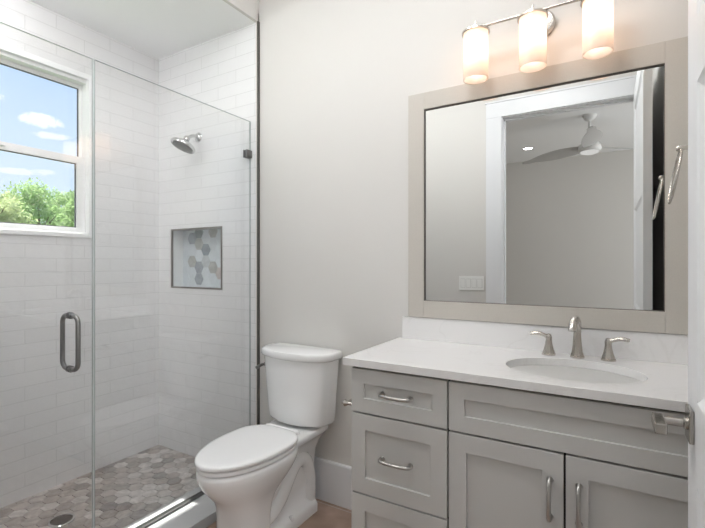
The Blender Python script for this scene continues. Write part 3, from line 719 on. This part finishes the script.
# ------------------------------------------------------------------ open bathroom door
DW, DH, DT = .945, 2.405, .038
DLX = .151
do = thing('door_1', 'white panelled bathroom door swung open beside the vanity', 'door', (DLX, YF+.004, .01)); struct(do)
def door_slab():
    bm = new_bm(); st = .110
    panels = [(.24, .80), (.965, 1.60), (1.725, 2.27)]; rec = .009; bw = .016
    zc = [0]+[z for p in panels for z in p]+[DH]
    for x, s in ((0, 1), (DT, -1)):
        def q(y0, y1, z0, z1, xx=x): bm.faces.new([bm.verts.new((xx, y, z)) for y, z in ((y0, z0), (y1, z0), (y1, z1), (y0, z1))])
        q(0, st, 0, DH); q(DW-st, DW, 0, DH)
        for k in range(0, len(zc), 2): q(st, DW-st, zc[k], zc[k+1])
        for z0, z1 in panels:
            a = [(st, z0), (DW-st, z0), (DW-st, z1), (st, z1)]; b = [(st+bw*.35, z0+bw*.35), (DW-st-bw*.35, z0+bw*.35), (DW-st-bw*.35, z1-bw*.35), (st+bw*.35, z1-bw*.35)]
            c = [(st+bw, z0+bw), (DW-st-bw, z0+bw), (DW-st-bw, z1-bw), (st+bw, z1-bw)]
            A = [bm.verts.new((x, *p)) for p in a]; Bv = [bm.verts.new((x+s*rec*.45, *p)) for p in b]; Cv = [bm.verts.new((x+s*rec, *p)) for p in c]
            for k in range(4):
                j = (k+1) % 4; bm.faces.new((A[k], A[j], Bv[j], Bv[k])); bm.faces.new((Bv[k], Bv[j], Cv[j], Cv[k]))
            bm.faces.new(Cv)
    for y in (0, DW): bm.faces.new([bm.verts.new(p) for p in ((0, y, 0), (DT, y, 0), (DT, y, DH), (0, y, DH))])
    for z in (0, DH): bm.faces.new([bm.verts.new(p) for p in ((0, 0, z), (DT, 0, z), (DT, DW, z), (0, DW, z))])
    bmesh.ops.remove_doubles(bm, verts=bm.verts, dist=1e-5)
    return bm
obj('door_leaf', door_slab(), M['door_white'], do)
hy = DW-.056; hz = .907
bm = new_bm(); add_box(bm, -.009, -.0002, hy-.029, hy+.029, hz-.034, hz+.034); lv = obj('rose', bm, M['door_metal'], do, bevel=.002)
bm = new_bm()
add_tube(bm, [(-.009, hy, hz), (-.014, hy, hz), (-.016, hy, hz), (-.060, hy, hz)], [.0125, .0125, .0088, .0088], n=20)
o_ = obj('lever_neck', bm, M['door_metal'], lv, smooth=40)
bm = new_bm(); add_box(bm, -.070, -.048, hy-.066, hy+.012, hz-.012, hz+.011); obj('lever_grip', bm, M['door_metal'], lv, bevel=.003)
bm = new_bm(); add_box(bm, DT*.5-.012, DT*.5+.012, DW-.0005, DW+.001, hz-.028, hz+.028); add_box(bm, DT*.5-.006, DT*.5+.006, DW+.001, DW+.010, hz-.010, hz+.010); obj('latch_plate', bm, M['nickel'], do)
bm = new_bm()
for z in (.22, 1.2, 2.2): add_lathe(bm, [(.006, z-.045), (.006, z+.045)], (DT+.004, -.002, 0), n=12)
obj('hinge', bm, M['nickel'], do, smooth=40)

# ------------------------------------------------------------------ light switch plate
sw = thing('light_switch', 'white four-rocker switch plate beside the doorway casing', 'light switch', (-.960, YF+.0005, 1.093))
bm = new_bm(); add_box(bm, -.103, .103, 0, .006, -.058, .058); obj('plate', bm, M['plastic'], sw, bevel=.003)
for k in range(4):
    x = -.069+k*.046
    bm = new_bm(); add_box(bm, x-.0185, x+.0185, .0055, .0066, -.036, .036); fr = obj('rocker_frame', bm, P('switch_gap', (.45, .45, .44), .5), sw)
    bm = new_bm(); v = [bm.verts.new(p) for p in ((x-.0165, .0067, -.034), (x+.0165, .0067, -.034), (x+.0165, .0067, .034), (x-.0165, .0067, .034), (x-.0165, .0078, -.034), (x+.0165, .0078, -.034), (x+.0165, .0115, .034), (x-.0165, .0115, .034))]
    for f in ((0, 1, 2, 3), (4, 5, 6, 7), (0, 1, 5, 4), (1, 2, 6, 5), (2, 3, 7, 6), (3, 0, 4, 7)): bm.faces.new([v[i] for i in f])
    obj('rocker', bm, M['plastic'], sw)

# ------------------------------------------------------------------ ceiling fan in the bedroom
FZ = HC-.0005
fn = thing('ceiling_fan', 'white three-blade ceiling fan reflected in the mirror', 'ceiling fan', (-.17, -3.42, FZ))
bm = new_bm(); add_lathe(bm, [(.068, 0), (.068, -.012), (.058, -.035), (.030, -.058), (.016, -.062)], n=32); obj('canopy', bm, M['fan'], fn, smooth=40)
bm = new_bm(); add_lathe(bm, [(.013, -.05), (.013, -.26)], n=16); obj('downrod', bm, M['fan'], fn, smooth=40)
bm = new_bm(); add_lathe(bm, [(.020, -.24), (.040, -.265), (.075, -.29), (.105, -.325), (.115, -.36), (.105, -.385), (.092, -.392)], n=40); obj('motor_housing', bm, M['fan'], fn, smooth=40)
bm = new_bm(); add_lathe(bm, [(.090, -.390), (.088, -.402), (.06, -.416), (.01, -.420)], n=36); obj('light_lens', bm, emissive('fan_lens', (1, .98, .95), .75), fn, smooth=40)
for k in range(3):
    bm = new_bm(); a = R(84+120*k)
    secs = []
    for t in [i/14 for i in range(15)]:
        r = .09+.74*t; wd = (.04+.058*math.sin(PI*min(1, t*1.15+.08))**.8)*(1 if t < .93 else .55); tw = R(8*t-20); z = -.345-.012*t
        sw_ = .05*t*t
        d = Vector((math.cos(a), math.sin(a), 0)); s = Vector((-math.sin(a), math.cos(a), 0)); u = Vector((0, 0, 1))
        c = d*r+s*sw_+u*z; q = s*math.cos(tw)+u*math.sin(tw); nrm = u*math.cos(tw)-s*math.sin(tw)
        secs.append([c-q*wd+nrm*.001, c-q*wd*.5+nrm*.005, c+q*wd*.5+nrm*.005, c+q*wd+nrm*.001, c+q*wd-nrm*.001, c+q*wd*.5-nrm*.004, c-q*wd*.5-nrm*.004, c-q*wd-nrm*.001])
    add_loft(bm, secs); obj('blade', bm, M['blade'], fn, smooth=50)

# ------------------------------------------------------------------ bedroom recessed light, plus added unseen fill lights for bathroom and shower
def recessed_or_fill(x, y, z, mat, label, r=.055, drum=0):
    t = thing('recessed_light', label, 'ceiling light', (x, y, z))
    bm = new_bm(); add_lathe(bm, [(r+.022, -.0004), (r+.021, -.004), (r+.004, -.007), (r, -.003)], n=36, cap0=False, cap1=False); obj('trim_ring', bm, M['fan'], t, smooth=40)
    bm = new_bm(); add_lathe(bm, [(r, -.0006), (r, -.0032-drum*.9), (r*.9, -.0032-drum)] if drum else [(r, -.0006), (r, -.0032)], n=32); obj('lens', bm, mat, t)
    return t
recessed_or_fill(-.95, -4.5, HC, M['bed_can'], 'lit recessed light in the bedroom ceiling in the mirror')
recessed_or_fill(-.42, -.90, HC, M['can'], 'round bathroom ceiling light in front of the vanity', .20, .07)
recessed_or_fill(-1.30, -.95, HC, M['can'], 'round bathroom ceiling light in front of the toilet', .20, .07)
recessed_or_fill(-2.24, -1.22, HS, M['can_shower'], 'round ceiling light over the shower', .12, .09)

# ------------------------------------------------------------------ trees outside the window
def tree(seed, px, t, top, rad, colr, label):
    random.seed(seed)
    u = (px-352.5)/432; s, c = math.sin(R(30.6)), math.cos(R(30.6))
    x, y = (-s+c*u)*t, (c+s*u)*t-CAM_D
    tr_ = thing('tree', label, 'tree', (x, y, -.3)); H = top+.3
    bm = new_bm(); add_tube(bm, [(0, 0, 0), (.08, .05, H*.25), (-.05, .1, H*.5), (.05, 0, H*.8)], [.22, .17, .12, .05], n=10)
    for k in range(7):
        a = 2*PI*k/7+random.random(); z = H*(.35+.4*random.random()); add_tube(bm, [(0, 0, z-.3), (math.cos(a)*rad*.4, math.sin(a)*rad*.4, z+.3), (math.cos(a)*rad*.75, math.sin(a)*rad*.75, z+.9)], [.07, .045, .015], n=7)
    obj('trunk', bm, M['bark'], tr_, smooth=60)
    bm = new_bm(); cl = []
    for k in range(64):
        a = random.random()*2*PI; zz = random.random(); rr = rad*math.sqrt(random.random())*(1-.55*zz**2)
        cl.append((Vector((rr*math.cos(a), rr*math.sin(a), H*(.42+.55*zz)-.1)), .35+.4*random.random()))
    for cc, cr in cl:
        for k in range(150):
            d = Vector((random.gauss(0, 1), random.gauss(0, 1), random.gauss(0, .8))).normalized()*cr*(random.random()**.4)
            p = cc+d; q = Vector((random.uniform(-1, 1), random.uniform(-1, 1), random.uniform(-1, 1))).normalized(); w_ = q.orthogonal().normalized(); l = random.uniform(.06, .12)
            vs_ = [bm.verts.new(v) for v in (p-q*l, p+w_*l*.45, p+q*l, p-w_*l*.45)]; bm.faces.new(vs_)
    obj('crown', bm, leaf_mat('leaf', colr), tr_)
tree(1, -12, 19, 4.2, 1.6, (.52, .58, .32), 'pale yellow green tree cut off by the left picture edge')
tree(2, 12, 42, 8.2, 2.9, (.56, .62, .30), 'light green tree low against the window sky')
tree(3, 38, 27, 6.2, 2.1, (.38, .52, .24), 'tallest green tree in the middle of the window view')
tree(4, 68, 36, 7.4, 2.5, (.42, .54, .28), 'deep green tree between the tallest tree and the right frame')
tree(5, 96, 20, 4.4, 1.6, (.34, .46, .22), 'small green tree cut off by the right window frame')
